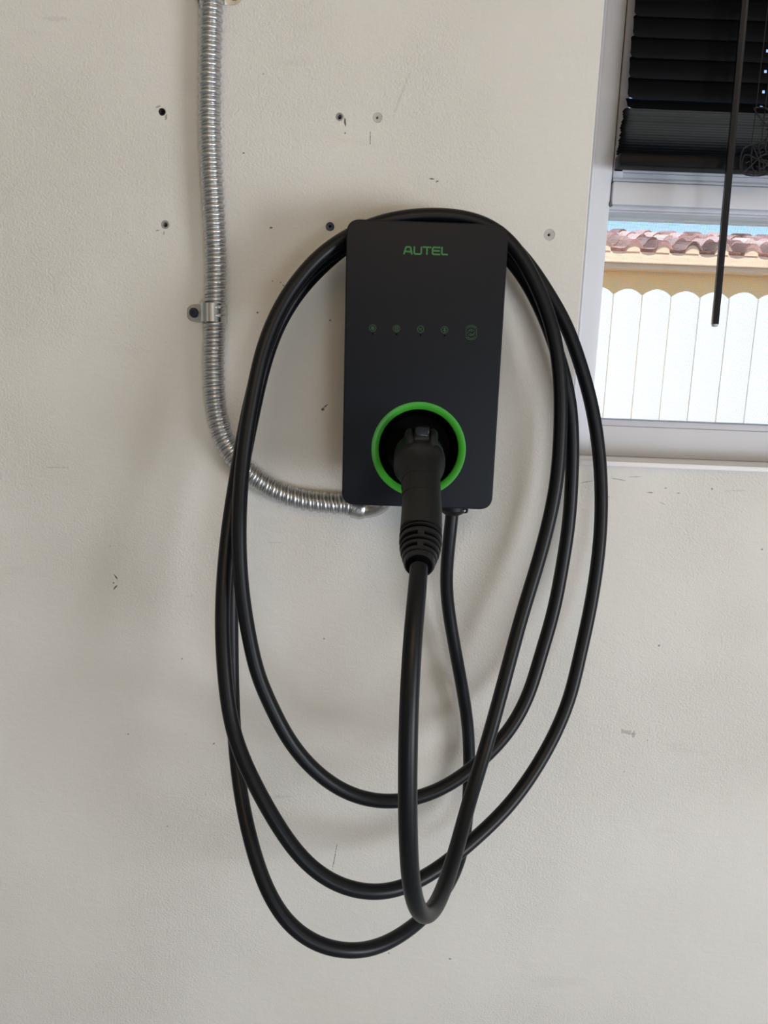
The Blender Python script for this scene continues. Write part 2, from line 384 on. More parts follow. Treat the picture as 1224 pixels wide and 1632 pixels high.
# insect screen outside the pane: real wires, joined
bm = bmesh.new(); r = 0.00014; ys = YF + 0.052; pitch = 0.0016
def wire(x0, x1, z0, z1):
    g = bmesh.ops.create_cube(bm, size=1, calc_uvs=False)
    bmesh.ops.scale(bm, vec=(x1 - x0, r * 2, z1 - z0), verts=g['verts']); bmesh.ops.translate(bm, vec=((x0 + x1) / 2, ys, (z0 + z1) / 2), verts=g['verts'])
x = jx + 0.003
sx1 = win_x1 - 0.042
while x < sx1: wire(x - r, x + r, zb0, zb1 + 0.003); x += pitch
z = zb0
while z < zb1 + 0.003: wire(jx + 0.002, sx1, z - r, z + r); z += pitch
scr = finish(bm, 'insect_screen', M['mesh'], win, smooth=False); tag(scr, kind='stuff')
# sill
sl = boxo('window_sill', M['sill'], win, win_x0 - 0.006, win_x1 + 0.006, -0.012, YF + 0.03, win_z0 - 0.001, sill_z, bev=0.002)

# ------------------------------------------------------------------ window blind
YB = 0.030
bx0 = at(1003, 100, -YB).x; bx1 = win_x1 - 0.02
bz = zz(271, -YB)
blind = empty('window_blind', (bx0, YB, bz), 'black horizontal slat blind pulled half up, its lower slats stacked', 'blind')
ang = math.radians(80)
def slat_mesh(x0, x1, wd, crown, thick, hole_x=None, tilt=ang, nseg=8):
    """slat centred on the origin height, curved across its width"""
    bm = bmesh.new(); cols = []
    xs = [x0, x0 + 0.0015, x0 + 0.004, x0 + 0.008]
    if hole_x: xs += [hole_x - 0.0016, hole_x + 0.0016]
    xs += [x1 - 0.008, x1 - 0.004, x1 - 0.0015, x1]
    inset = {0: 0.34, 1: 0.16, 2: 0.06, len(xs) - 1: 0.34, len(xs) - 2: 0.16, len(xs) - 3: 0.06}
    for i, x in enumerate(xs):
        s = 1 - 2 * inset.get(i, 0) * 0.5
        c = []
        for k in range(nseg + 1):
            t = (k / nseg - 0.5) * s
            u = t * wd; h = crown * (1 - 4 * (t) ** 2)
            # local: u across, h normal; tilt: lower edge towards the room
            z = -u * math.sin(tilt) + h * math.cos(tilt)
            y = -u * math.cos(tilt) - h * math.sin(tilt)
            c.append(bm.verts.new((x, y, z)))
        cols.append(c)
    for i in range(len(xs) - 1):
        for k in range(nseg):
            if hole_x and abs((xs[i] + xs[i + 1]) / 2 - hole_x) < 1e-4 and k == nseg // 2: continue
            bm.faces.new((cols[i][k], cols[i + 1][k], cols[i + 1][k + 1], cols[i][k + 1]))
    bmesh.ops.solidify(bm, geom=bm.faces[:], thickness=thick)
    return bm
hx = at(1221, 90, -YB).x - bx0
pitchs = 0.0245
def slat_at(me, z, y=0.0, x=0.0):
    o = bpy.data.objects.new('slat', me); COL.objects.link(o); o.parent = blind; o.location = (x, y, z); return o
s0 = finish(slat_mesh(0, bx1 - bx0, 0.0292, 0.0042, 0.0006, hx), 'slat', M['slat']); me_s = s0.data; bpy.data.objects.remove(s0)
stack_top = zz(178, -YB) - bz
z1 = stack_top + 0.0088
s1 = finish(slat_mesh(0, bx1 - bx0, 0.0265, 0.003, 0.0006, hx, math.radians(45)), 'slat', M['slat']); me_t = s1.data; bpy.data.objects.remove(s1)
slat_at(me_t, z1 - 0.001)
for k in range(30):
    z = z1 + 0.0185 + pitchs * k
    if z + bz > win_z1 - 0.06: break
    slat_at(me_s, z, 0, -0.0005 * (k % 3))
me_f = finish(slat_mesh(0, bx1 - bx0, 0.0262, 0.0022, 0.0006, None, math.radians(3)), 'slat', M['slat']); mf = me_f.data; bpy.data.objects.remove(me_f)
ns = 17; rail_h = 0.016
for k in range(ns):
    slat_at(mf, rail_h + (stack_top - rail_h) * (k + 0.5) / ns, random.uniform(-.0012, .0012), random.uniform(-.0012, .0012) - 0.004 * (1 - k / ns))
bm = bmesh.new(); box(bm, bx0 - 0.005, bx1, YB - 0.013, YB + 0.013, bz, bz + rail_h, bev=0.003); finish(bm, 'bottom_rail', M['slat'], blind)
boxo('head_rail', M['slat'], blind, bx0 - 0.002, bx1 + 0.004, YB - 0.018, YB + 0.02, win_z1 - 0.045, win_z1 - 0.002, bev=0.002)
# wand
wt = at(1187, 0, 0.0); wbm = at(1139, 517, 0.0)
yw = -YB + 0.036
wt = at(1187, 0, -0.005); wbm = at(1139.5, 517, 0.012)
top = wt + (wt - wbm) * ((win_z1 - 0.05 - wt.z) / (wt.z - wbm.z)); 
bm = bmesh.new(); sweep(bm, [top, wbm], lambda i, a: 0.0047, 6); wd = finish(bm, 'tilt_wand', M['wand'], blind, angle=20)
dirw = (wbm - top).normalized()
bm = bmesh.new(); lathe(bm, wbm, dirw, [(0, 0.0046), (0.0015, 0.0044), (0.003, 0.003), (0.0036, 0.001)], 14); finish(bm, 'wand_tip', M['tip'], wd)
# lift cords and the loose tangle at the right
hxw = hx + bx0
for dx in (-0.012, 0.0, 0.013):
    rodo('ladder_cord', M['cord'], blind, [(hxw + dx, YB - 0.0145, bz + 0.002), (hxw + dx, YB - 0.0150, bz + 0.1), (hxw + dx * 0.8, YB - 0.0150, win_z1 - 0.05)], 0.0006, 6)
for j in range(7):
    P = []; cx = hxw + random.uniform(-0.012, 0.02); cz = bz + random.uniform(-0.004, 0.07)
    for k in range(9):
        P.append(Vector((cx + random.uniform(-0.02, 0.022), YB - 0.018 - random.uniform(0, 0.006), max(bz - 0.006, min(bz + 0.078, cz + random.uniform(-0.022, 0.022))))))
    P = catmull(P, 5); bm = bmesh.new(); sweep(bm, P, lambda i, a: 0.0009, 6); finish(bm, 'lift_cord', M['cord'], blind)
P = [at(1168, 272, -YB + 0.018), at(1177, 275, -YB + 0.02), at(1190, 277, -YB + 0.02), at(1202, 275, -YB + 0.02), at(1212, 271, -YB + 0.02)]
bm = bmesh.new(); sweep(bm, catmull(P, 5), lambda i, a: 0.0011, 6); finish(bm, 'lift_cord', M['cord'], blind)
P = [at(1200, 279, -YB + 0.02), at(1208, 275, -YB + 0.021), at(1222, 272, -YB + 0.02)]
bm = bmesh.new(); sweep(bm, catmull(P, 5), lambda i, a: 0.0011, 6); finish(bm, 'lift_cord', M['cord'], blind)

# ------------------------------------------------------------------ outdoors
YFc = 2.9
zt = at(1000, 460, -YFc).z; pw = 0.146
fence = empty('picket_fence', (0.4, YFc, -0.04), 'white board fence with scalloped tops, between the window and the yellow house', 'fence')
def picket_mesh():
    bm = bmesh.new(); wv = pw - 0.006; H = zt + 0.04; f = []; bk = []
    N = 10
    for k in range(N + 1):
        t = k / N * 2 - 1; x = t * wv / 2
        y = -0.012 + 0.006 * t * t + (0.0012 if k % 2 else 0.0)
        ztop = H - 0.030 * t * t
        f.append((bm.verts.new((x, y, 0)), bm.verts.new((x, y, ztop)))); bk.append((bm.verts.new((x, 0.008, 0)), bm.verts.new((x, 0.008, ztop))))
    for k in range(N):
        bm.faces.new((f[k][0], f[k + 1][0], f[k + 1][1], f[k][1])); bm.faces.new((bk[k + 1][0], bk[k][0], bk[k][1], bk[k + 1][1]))
        bm.faces.new((f[k][1], f[k + 1][1], bk[k + 1][1], bk[k][1]))
    bm.faces.new((f[0][0], f[0][1], bk[0][1], bk[0][0])); bm.faces.new((f[N][0], bk[N][0], bk[N][1], f[N][1]))
    return bm
p0 = finish(picket_mesh(), 'picket', M['fence'], angle=50); me_p = p0.data; bpy.data.objects.remove(p0)
seam = at(977, 470, -YFc).x                       # one seam between two boards
for k in range(-12, 28):
    o = bpy.data.objects.new('picket', me_p); COL.objects.link(o); o.parent = fence
    o.location = (seam + pw / 2 + k * pw - 0.4, random.uniform(-.002, .002), random.uniform(-.004, .004))
for z in (0.35, 1.45):
    boxo('fence_rail', M['fence'], fence, seam - 12 * pw, seam + 28 * pw, YFc + 0.009, YFc + 0.05, z, z + 0.08, bev=0.003)

YH = 6.4
def zh(py, yy): return at(1085, py, -yy).z
house = empty('neighbour_house', (3.0, YH, -0.04), 'yellow stucco house with a clay tile roof, seen over the white fence', 'house')
z_eave = zh(404, YH - 0.0)
fz1 = z_eave; fz0 = zh(420, YH); sz0 = zh(430, YH)
boxo('wall', M['stucco'], house, -3.0, 9.0, YH + 0.22, YH + 4.8, -0.04, fz0 + 0.02, bev=0)
boxo('fascia', M['fascia'], house, -3.3, 9.3, YH, YH + 0.05, fz0, fz1, bev=0.004)
boxo('drip_moulding', M['soffit'], house, -3.3, 9.3, YH - 0.02, YH + 0.05, fz0 - 0.012, fz0 + 0.006, bev=0.003)
boxo('soffit', M['soffit'], house, -3.28, 9.28, YH + 0.02, YH + 0.25, sz0, fz0 - 0.01, bev=0.004)
tw = 0.278; tl = 0.36; ncourse = 5; sl_a = math.atan((zh(369, YH + 1.72) - fz1 - 0.09) / 1.72)
# roof deck
bm = bmesh.new()
L = ncourse * tl * math.cos(sl_a)
v = [bm.verts.new(c) for c in ((-3.3, YH + 0.0, fz1 - 0.01), (9.3, YH + 0.0, fz1 - 0.01), (9.3, YH + L, fz1 - 0.01 + L * math.tan(sl_a)), (-3.3, YH + L, fz1 - 0.01 + L * math.tan(sl_a)),
     (-3.3, YH + 2 * L, fz1 - 0.01), (9.3, YH + 2 * L, fz1 - 0.01))]
for q in ((0, 1, 2, 3), (3, 2, 5, 4), (0, 4, 5, 1)): bm.faces.new([v[i] for i in q])
bm.faces.new((v[0], v[3], v[4])); bm.faces.new((v[1], v[5], v[2]))
deck = finish(bm, 'roof_deck', M['mortar'], house, smooth=False)
def tile_mesh():
    bm = bmesh.new(); N = 12; rows = []
    for j, (s, lift) in enumerate(((0, 0.028), (tl * 1.06, 0.004))):
        row = []
        for k in range(N + 1):
            t = k / N; x = t * tw
            if t < 0.56: h = 0.075 * math.sin(PI * t / 0.56) ** 0.8
            else: h = -0.012 * math.sin(PI * (t - 0.56) / 0.44)
            row.append(bm.verts.new((x, s, h + lift)))
        rows.append(row)
    for k in range(N): bm.faces.new((rows[0][k], rows[0][k + 1], rows[1][k + 1], rows[1][k]))
    bmesh.ops.solidify(bm, geom=bm.faces[:], thickness=0.014)
    return bm
tms = []
for mk in ('tile1', 'tile2', 'tile3'):
    o = finish(tile_mesh(), 'tile', M[mk], angle=50); tms.append(o.data); bpy.data.objects.remove(o)
tx0 = at(1008, 395, -YH).x - 0.07 - 6 * tw
for c in range(ncourse):
    for k in range(20):
        o = bpy.data.objects.new('roof_tile', random.choice(tms)); COL.objects.link(o); o.parent = house
        o.location = (tx0 + k * tw - 3.0, -0.03 + c * tl * math.cos(sl_a), fz1 + 0.005 + c * tl * math.sin(sl_a) + 0.04)
        o.rotation_euler = (sl_a, 0, random.uniform(-.01, .01))
# mortar plugs closing the eave barrels
for k in range(20):
    bm = bmesh.new(); N = 8; cx = tx0 + k * tw + 0.28 * tw; r_ = 0.066
    arc = [(cx + r_ * math.cos(PI * i / N), fz1 + 0.0 + r_ * 1.15 * math.sin(PI * i / N)) for i in range(N + 1)]
    f = [bm.verts.new((x, YH - 0.012, z)) for x, z in arc]; b_ = [bm.verts.new((x, YH + 0.1, z)) for x, z in arc]
    bm.faces.new(f); bm.faces.new(b_[::-1])
    for i in range(N + 1): bm.faces.new((f[i], b_[i], b_[(i + 1) % (N + 1)], f[(i + 1) % (N + 1)]))
    finish(bm, 'eave_plug', M['fascia'], house)

# ------------------------------------------------------------------ charger
FO = 0.115                                        # how far the front panel stands off the wall
TL, TR, BL, BR = at(552.5, 348.5, FO), at(811.5, 358, FO), at(544.5, 804, FO), at(784, 812.5, FO)
cen = (TL + TR + BL + BR) / 4
char = empty('wall_charger', (cen.x, 0, cen.z), 'charcoal wall charger box with a bright green holster ring', 'charger')
def quadp(u, v): return (TL.lerp(TR, u)).lerp(BL.lerp(BR, u), v)
def rounded(c4, rs, n=8):
    """rounded polygon from 4 corners given in order"""
    outp = []
    for i in range(4):
        p = Vector(c4[i]); a = Vector(c4[i - 1]); b_ = Vector(c4[(i + 1) % 4]); r_ = rs[i]
        da = (a - p).normalized(); db = (b_ - p).normalized()
        for k in range(n + 1):
            t = k / n
            s = p + da * r_ * (1 - t) ** 2 + db * r_ * t ** 2
            # quadratic corner approximates the arc
            outp.append((s.x, s.y))
    return outp
c4 = [(TL.x, TL.z), (TR.x, TR.z), (BR.x, BR.z), (BL.x, BL.z)]
fo = rounded(c4, [0.0165] * 4)
rc = at(667, 716.5, FO); RIN = 0.0505
bm = plate([fo, circ(rc.x, rc.z, RIN + 0.003, 64)], -FO, -FO + 0.012, bevel=0.0014, segs=3)
fp = finish(bm, 'front_panel', M['face'], char, angle=30)
for p_ in fp.data.polygons:
    if abs(p_.normal.y) > 0.999: p_.use_smooth = False
def shrink(P, s, dz=0.0):
    return [(cen.x + (x - cen.x) * s, cen.z + (z - cen.z) * s + dz) for x, z in P]
# housing behind the panel: tapers back from the panel, leaving a shoulder for the coiled cable
def loft(bm, secs):
    prev = None
    for (P, y) in secs:
        ring = [bm.verts.new((x, y, z)) for x, z in P]
        if prev:
            for k in range(len(ring)): bm.faces.new((prev[k], prev[(k + 1) % len(ring)], ring[(k + 1) % len(ring)], ring[k]))
        else: bm.faces.new(ring[::-1])
        prev = ring
    bm.faces.new(prev)
def sect(hw, top, bot, r_): return rounded([(cen.x - hw, top), (cen.x + hw, top), (cen.x + hw, bot), (cen.x - hw, bot)], [r_] * 4)
ztp, zbt = (TL.z + TR.z) / 2, (BL.z + BR.z) / 2
# dark inner core: open well behind the panel hole
bm = bmesh.new()
outl = sect(0.086, ztp - 0.008, zbt + 0.008, 0.016)
secs = [(outl, -FO + 0.012), (outl, -FO + 0.018), (sect(0.078, ztp - 0.040, zbt + 0.016, 0.02), -FO + 0.026), (sect(0.068, ztp - 0.050, zbt + 0.020, 0.025), -0.07), (sect(0.066, ztp - 0.050, zbt + 0.020, 0.025), -0.0)]
prev = None
for (P, y) in secs:
    ring = [bm.verts.new((x, y, z)) for x, z in P]
    if prev:
        for k in range(len(ring)): bm.faces.new((prev[k], prev[(k + 1) % len(ring)], ring[(k + 1) % len(ring)], ring[k]))
    prev = ring
bm.faces.new(prev)
finish(bm, 'rear_housing', M['plastic'], char)
Y_ = Vector((0, -1, 0))
bm = bmesh.new()
c = Vector((rc.x, -FO, rc.z))
lathe(bm, c, Y_, [(-0.011, RIN + 0.0085), (-0.001, RIN + 0.0082), (0.0008, RIN + 0.0074), (0.0010, RIN + 0.0040), (-0.0008, RIN - 0.0008), (-0.002, RIN - 0.0015), (-0.011, RIN - 0.0015)], 72, close=False)
finish(bm, 'holster_ring', M['green'], char, angle=50)
bm = bmesh.new()
lathe(bm, c, Y_, [(-0.002, RIN - 0.0012), (-0.012, RIN - 0.004), (-0.030, RIN - 0.010), (-0.034, 0.030), (-0.034, 0.0235), (-0.060, 0.0235)], 64, close=False)
bm.faces.new(bm.verts[-64:])
finish(bm, 'holster_well', M['well'], char, angle=30)
# thin printed marks on the panel: ribbons a fraction of a millimetre proud
def strokes(name, m, lines, wd, parent, depth=0.0004):
    bm = bmesh.new(); d0_ = depth
    for P in lines:
        for a, b_ in zip(P, P[1:]):
            d0_ += 0.000012; depth = d0_
            a = Vector(a); b_ = Vector(b_); d = (b_ - a)
            if d.length < 1e-7: continue
            d.normalize(); nn = Vector((-d.y, d.x)) * wd / 2; e = d * wd * 0.35
            q = [a - e + nn, b_ + e + nn, b_ + e - nn, a - e - nn]
            f = [bm.verts.new((p.x, -FO - depth, p.y)) for p in q]; g = [bm.verts.new((p.x, -FO + 0.0002, p.y)) for p in q]
            bm.faces.new(f)
            for i in range(4): bm.faces.new((f[i], g[i], g[(i + 1) % 4], f[(i + 1) % 4]))
    return finish(bm, name, m, parent, smooth=False)
def P2(px, py): p = at(px, py, FO); return (p.x, p.z)
def letter(x, y, w_, h, pts, sl=0.037):
    return [[P2(x + u * w_ + v * h * -sl, y + v * h + u * w_ * sl) for u, v in L] for L in pts]
H = 11.0
LET = {'A': [[(0, 1), (.12, .5), (.22, .1), (.34, 0), (.72, 0), (.82, .1), (.9, .5), (1, 1)], [(.14, .66), (.92, .66)]],
       'U': [[(0, 0), (.02, .86), (.14, 1), (.86, 1), (.98, .86), (1, 0)]],
       'T': [[(-.05, 0), (1.05, 0)], [(.5, 0), (.5, 1)]],
       'E': [[(1, 0), (.14, 0), (0, .14), (0, .86), (.14, 1), (1, 1)], [(0, .5), (.95, .5)]],
       'L': [[(0, 0), (0, .86), (.14, 1), (1, 1)]]}
lx = [(644.2, 12.5, 'A'), (660.3, 11.4, 'U'), (675.4, 10.6, 'T'), (689.6, 11.4, 'E'), (704.4, 9.0, 'L')]
for x, w_, ch in lx:
    strokes('logo_letter', M['logo'], letter(x, 393.4 + (x - 644) * 0.018, w_, H, LET[ch]), 0.00185, char)
def arc(cx, cy, r_, a0, a1, n=14): return [P2(cx + r_ * math.cos(math.radians(a0 + (a1 - a0) * k / n)), cy - r_ * math.sin(math.radians(a0 + (a1 - a0) * k / n))) for k in range(n + 1)]
IC = [(594, 522.8), (632, 523.8), (670.3, 524.8), (708.5, 525.8)]
def L2(cx, cy, pts): return [P2(cx + u, cy + v) for u, v in pts]
gly = [lambda x, y: [arc(x, y, 2.6, 0, 360, 6), arc(x, y, 1.1, 0, 360, 6)],
       lambda x, y: [L2(x, y, [(-2, -2.8), (-2, 2.8), (2.4, 2.8), (2.4, -2.8), (-2, -2.8)]), L2(x, y, [(-2, 0), (2.4, 0)])],
       lambda x, y: [L2(x, y, [(-3, -2), (0, 0), (2.8, -2.6)]), L2(x, y, [(-.2, 0), (2.4, 2.8)]), L2(x, y, [(-2.8, 1.4), (-.8, -.6)])],
       lambda x, y: [L2(x, y, [(-2, -1.6), (2, 1.6), (0, 3.4), (0, -3.4), (2, -1.6), (-2, 1.6)])]]
for (x, y), g in zip(IC, gly):
    strokes('status_icon', M['icon'], [arc(x, y, 5.3, 0, 360, 24)] + g(x, y), 0.00075, char)
    p = at(x + 0.1, y + 9.2, FO); bm = bmesh.new(); lathe(bm, Vector((p.x, -FO, p.z)), Y_, [(-0.001, .0012), (0.0003, .0012), (0.0004, .0009)], 14)
    finish(bm, 'indicator_window', M['dot'], char)
x, y = 751, 530
sy = 1.0
cardl = [arc(x, y - 1, 10.5, 35, 145), arc(x, y - 2, 7.4, 35, 145), arc(x, y + 1, 10.5, 215, 325), arc(x, y + 2, 7.4, 215, 325),
         L2(x, y, [(-8.3, -5), (-8.3, 5)]), L2(x, y, [(8.3, -5), (8.3, 5)]), arc(x - 1.5, y + 1.5, 4.4, 40, 180), arc(x + 1.5, y - 1.2, 4.2, 220, 360), L2(x, y, [(-4.5, -3.5), (0, -5), (4.5, -3)]), L2(x, y, [(-4.5, 3.5), (0, 5), (4.5, 3.5)])]
strokes('card_reader_icon', M['icon'], cardl, 0.0007, char)
# cable gland under the housing
g0 = at(721, 819, 0.055)
bm = bmesh.new()
lathe(bm, g0 + Vector((0, 0, 0.014)), Vector((0, 0, -1)), [(-0.016, .0145), (0, .0145), (0.003, .0165), (0.0085, .0165), (0.0125, .014), (0.0150, .010)], 32)
finish(bm, 'cable_gland', M['plastic'], char, angle=30)
bm = bmesh.new(); lathe(bm, g0 + Vector((0.012, -0.002, 0.012)), Vector((0, 0, -1)), [(0, .007), (0.005, .009), (0.009, .008), (0.0100, .004)], 20)
finish(bm, 'gland_nut', M['gloss'], char)

# ------------------------------------------------------------------ charging cable, coiled over the charger, with its connector
CR = 0.00885
TR_ = [
 # start at the gland, down behind everything, into the lowest loop
 (721, 812, .055), (720, 826, .055), (716, 860, .055), (712, 900, .05), (711, 940, .045), (719, 1000, .04), (730, 1060, .032), (739, 1110, .026), (746, 1160, .022), (748, 1210, .022),
 (747, 1260, .03), (744, 1310, .045), (737, 1358, .07), (722, 1398, .10), (702, 1430, .13), (676, 1462, .16), (640, 1490, .19), (600, 1511, .215), (560, 1517, .232), (510, 1508, .24),
 (465, 1479, .24), (440, 1447, .235), (419, 1404, .225), (402, 1350, .21), (390, 1300, .195), (380, 1240, .175), (374, 1180, .155), (371, 1120, .14), (369.5, 1060, .13), (369, 1000, .12),
 (369, 930, .112), (372, 860, .102), (378, 800, .094), (387, 740, .088), (399, 680, .083), (411, 622, .078), (424, 570, .074), (447, 510, .067), (480, 460, .057), (512, 426, .047), (548, 395, .04),
 (600, 362, .034), (640, 350, .033), (685, 346, .032), (735, 349, .032), (775, 361, .032), (812, 386, .032), (845, 423, .034), (874, 468, .035), (902, 516, .036), (920, 565, .036), (934, 610, .036),
 (942, 640, .036), (953, 704, .037), (958, 767, .040), (958, 831, .045), (952.5, 895, .052), (939.5, 976, .064), (922.5, 1052, .08), (909, 1110, .092), (886, 1167, .106), (857, 1220, .122), (818, 1276, .143),
 (776, 1320, .165), (739, 1352, .185), (707, 1379, .2), (680, 1397, .213), (638, 1417, .23), (602, 1424, .243), (570, 1421, .248), (538, 1411, .25), (507, 1393, .25), (480, 1368, .248), (455, 1335, .245),
 (432, 1298, .24), (412, 1262, .235), (394, 1226, .228), (373, 1173, .215), (362, 1114, .205), (356.5, 1055, .195), (354, 996, .183), (355.5, 938, .17), (360, 879, .155), (367, 820, .14),
 (376, 765, .13), (385, 710, .121), (396, 655, .113), (409, 600, .106), (425, 548, .099), (449, 490, .089), (478, 447, .078), (512, 415, .068), (548, 392, .061), (600, 364, .0565), (640, 355, .056), (685, 351, .056), (735, 356, .056), (770, 371, .056), (803, 401, .056),
 (838, 445, .058), (864, 496, .059), (884, 548, .059), (899, 598, .059), (908.5, 640, .059), (912.5, 704, .059), (911, 767, .06), (907, 831, .062), (897, 897, .066), (882, 976, .076), (860, 1050, .09), (842, 1110, .102),
 (811, 1166, .118), (785, 1195, .127), (749, 1228, .138), (716, 1251, .148), (690, 1264, .156), (650, 1276, .166), (620, 1279, .173), (580, 1274, .18), (540, 1258, .186), (496, 1224, .192), (467, 1190, .194), (449, 1161, .195),
 (430, 1120, .195), (412, 1082, .194), (399, 1026, .19), (388.5, 967, .184), (382.5, 908, .178), (380.6, 849, .172), (382.5, 790, .165), (387, 735, .158), (396, 668, .149), (407, 610, .141), (420, 552, .133), (449, 484, .119), (477, 443, .109), (511, 405, .098), (550, 378, .088),
 (600, 355, .081), (640, 346, .080), (685, 342.5, .080), (735, 345, .080), (775, 356, .080), (808, 378, .080), (838, 420, .081), (861, 467, .082), (879, 516, .083), (889, 565, .083), (893.5, 614, .083), (894, 663, .084), (892.5, 704, .085), (887.5, 767, .088),
 (875, 831, .093), (856.5, 900, .102), (833, 976, .116), (812.5, 1052, .135), (797, 1110, .15), (782, 1165, .165), (765, 1222, .186), (748, 1276, .21), (733.5, 1331, .245), (718, 1386, .285), (706, 1420, .315), (693, 1450, .345), (679, 1463, .368), (666, 1452, .39),
 (658, 1427, .405), (653.5, 1396, .413), (650.5, 1331, .42), (649.5, 1265, .42), (650, 1200, .417), (651, 1150, .412), (653, 1095, .403), (656, 1045, .394), (659, 1000, .384), (663, 960, .37), (666, 930, .353), (667.5, 905, .333)]
path = [at(*p) for p in TR_]
path = smoothpath(resample(catmull(path, 6), 0.006), 26)
cab = empty('charging_cable', (cen.x, 0, cen.z - 0.3), 'thick black charging cable coiled three times over the charger, its connector in the holster', 'cable')
bm = bmesh.new(); sweep(bm, path, lambda i, a: CR, 28); finish(bm, 'cable_jacket', M['cable'], cab, angle=60)

# connector: lofted from the nozzle inside the well, out towards the viewer and down
def superring(c, t, rx, ry, up, e=2.6, seg=36):
    s = t.cross(up).normalized(); u = s.cross(t).normalized(); R_ = []
    for k in range(seg):
        a = 2 * PI * k / seg; ca, sa = math.cos(a), math.sin(a)
        R_.append(c + s * (rx * math.copysign(abs(ca) ** (2 / e), ca)) + u * (ry * math.copysign(abs(sa) ** (2 / e), sa)))
    return R_
def loft3(bm, secs, seg=36, caps=True):
    """secs: (point, rx, ry, exponent)"""
    C = [s[0] for s in secs]; prev = None; first = None
    for i, (c_, rx, ry, e) in enumerate(secs):
        t = (C[min(i + 1, len(C) - 1)] - C[max(i - 1, 0)]).normalized()
        ring = [bm.verts.new(p) for p in superring(c_, t, rx, ry, Vector((0, 0, 1)), e, seg)]
        if prev:
            for k in range(seg): bm.faces.new((prev[k], prev[(k + 1) % seg], ring[(k + 1) % seg], ring[k]))
        else: first = ring
        prev = ring
    if caps: bm.faces.new(first[::-1]); bm.faces.new(prev)
ctr = Vector((rc.x, 0, rc.z))
S = [(at(667, 717, .080), .0215, .0215, 2), (at(667, 719, .128), .0225, .0225, 2), (at(667, 722, .130), .0265, .0255, 2.1), (at(667.5, 727, .142), .0295, .0285, 2.2), (at(668, 735, .160), .0300, .0290, 2.3),
     (at(668.5, 741, .172), .0298, .0280, 2.4), (at(669, 744, .175), .0290, .0268, 2.4), (at(669, 745, .177), .0283, .0258, 2.4), (at(669.5, 752, .186), .0245, .0225, 2.5), (at(670.5, 760, .196), .0226, .0210, 2.6), (at(671, 775, .212), .0214, .0198, 2.7), (at(671.5, 790, .226), .0213, .0190, 2.7),
     (at(672, 805, .240), .0213, .0186, 2.7), (at(671.8, 825, .257), .0217, .0188, 2.6), (at(671.2, 842, .271), .0218, .0188, 2.5), (at(670.7, 850, .278), .0217, .0187, 2.4)]
bm = bmesh.new(); loft3(bm, S)
con = finish(bm, 'connector', M['grip'], cab, angle=35)
# parting seams round the head and the grip
def seam_ring(c0, c1, t, rx, ry, e):
    bm = bmesh.new(); d = (c1 - c0).normalized()
    loft3(bm, [(c0, rx - .001, ry - .001, e), (c0 + d * 0.0002, rx, ry, e), (c0 + d * t, rx, ry, e), (c0 + d * (t + .0002), rx - .001, ry - .001, e)])
    return bm
def lerpsec(py):
    pass
finish(seam_ring(at(668.2, 737, .164), at(668.4, 739, .168), .0006, .0303, .0291, 2.3), 'seam', M['gloss'], con)
finish(seam_ring(at(670.5, 773, .210), at(670.6, 776, .213), .0006, .0217, .0199, 2.7), 'seam', M['gloss'], con)
finish(seam_ring(at(671.1, 796, .232), at(671.1, 798, .2335), .0006, .0215, .0190, 2.7), 'seam', M['gloss'], con)
# strain relief: dark core plus proud ribs with bridges
core = [(at(670.7, 850, .278), .0198, .0172, 2.2), (at(670.2, 864, .291), .0196, .0170, 2.2), (at(669.6, 877, .303), .0182, .016, 2.1), (at(669, 887, .312), .0166, .0148, 2), (at(668.5, 896, .320), .0148, .0135, 2), (at(668, 903, .328), .0125, .0118, 2)]
bm = bmesh.new(); loft3(bm, core); sr = finish(bm, 'strain_relief', M['well'], con, angle=50)
C0, C1 = core[0][0], core[-1][0]
def core_at(u):
    f = u * (len(core) - 1); i = min(int(f), len(core) - 2); f -= i; a, b_ = core[i], core[i + 1]
    return a[0].lerp(b_[0], f), a[1] * (1 - f) + b_[1] * f, a[2] * (1 - f) + b_[2] * f
for (u0, u1, add) in ((0.0, 0.13, .0018), (0.34, 0.50, .0024), (0.88, 1.3, .0026), (1.75, 1.98, .0026), (2.35, 2.75, .0024), (3.2, 3.7, .0018), (4.05, 4.8, .0016)):
    u0 /= 5; u1 /= 5
    c0, rx0, ry0 = core_at(u0); c1, rx1, ry1 = core_at(u1)
    bm = bmesh.new(); loft3(bm, [(c0, rx0 - .001, ry0 - .001, 2.1), (c0.lerp(c1, .04), rx0 + add * .8, ry0 + add * .8, 2.1), (c0.lerp(c1, .5), (rx0 + rx1) / 2 + add, (ry0 + ry1) / 2 + add, 2.1), (c0.lerp(c1, .96), rx1 + add * .8, ry1 + add * .8, 2.1), (c1, rx1 - .001, ry1 - .001, 2.1)])
    finish(bm, 'rib', M['grip'], con, angle=50)
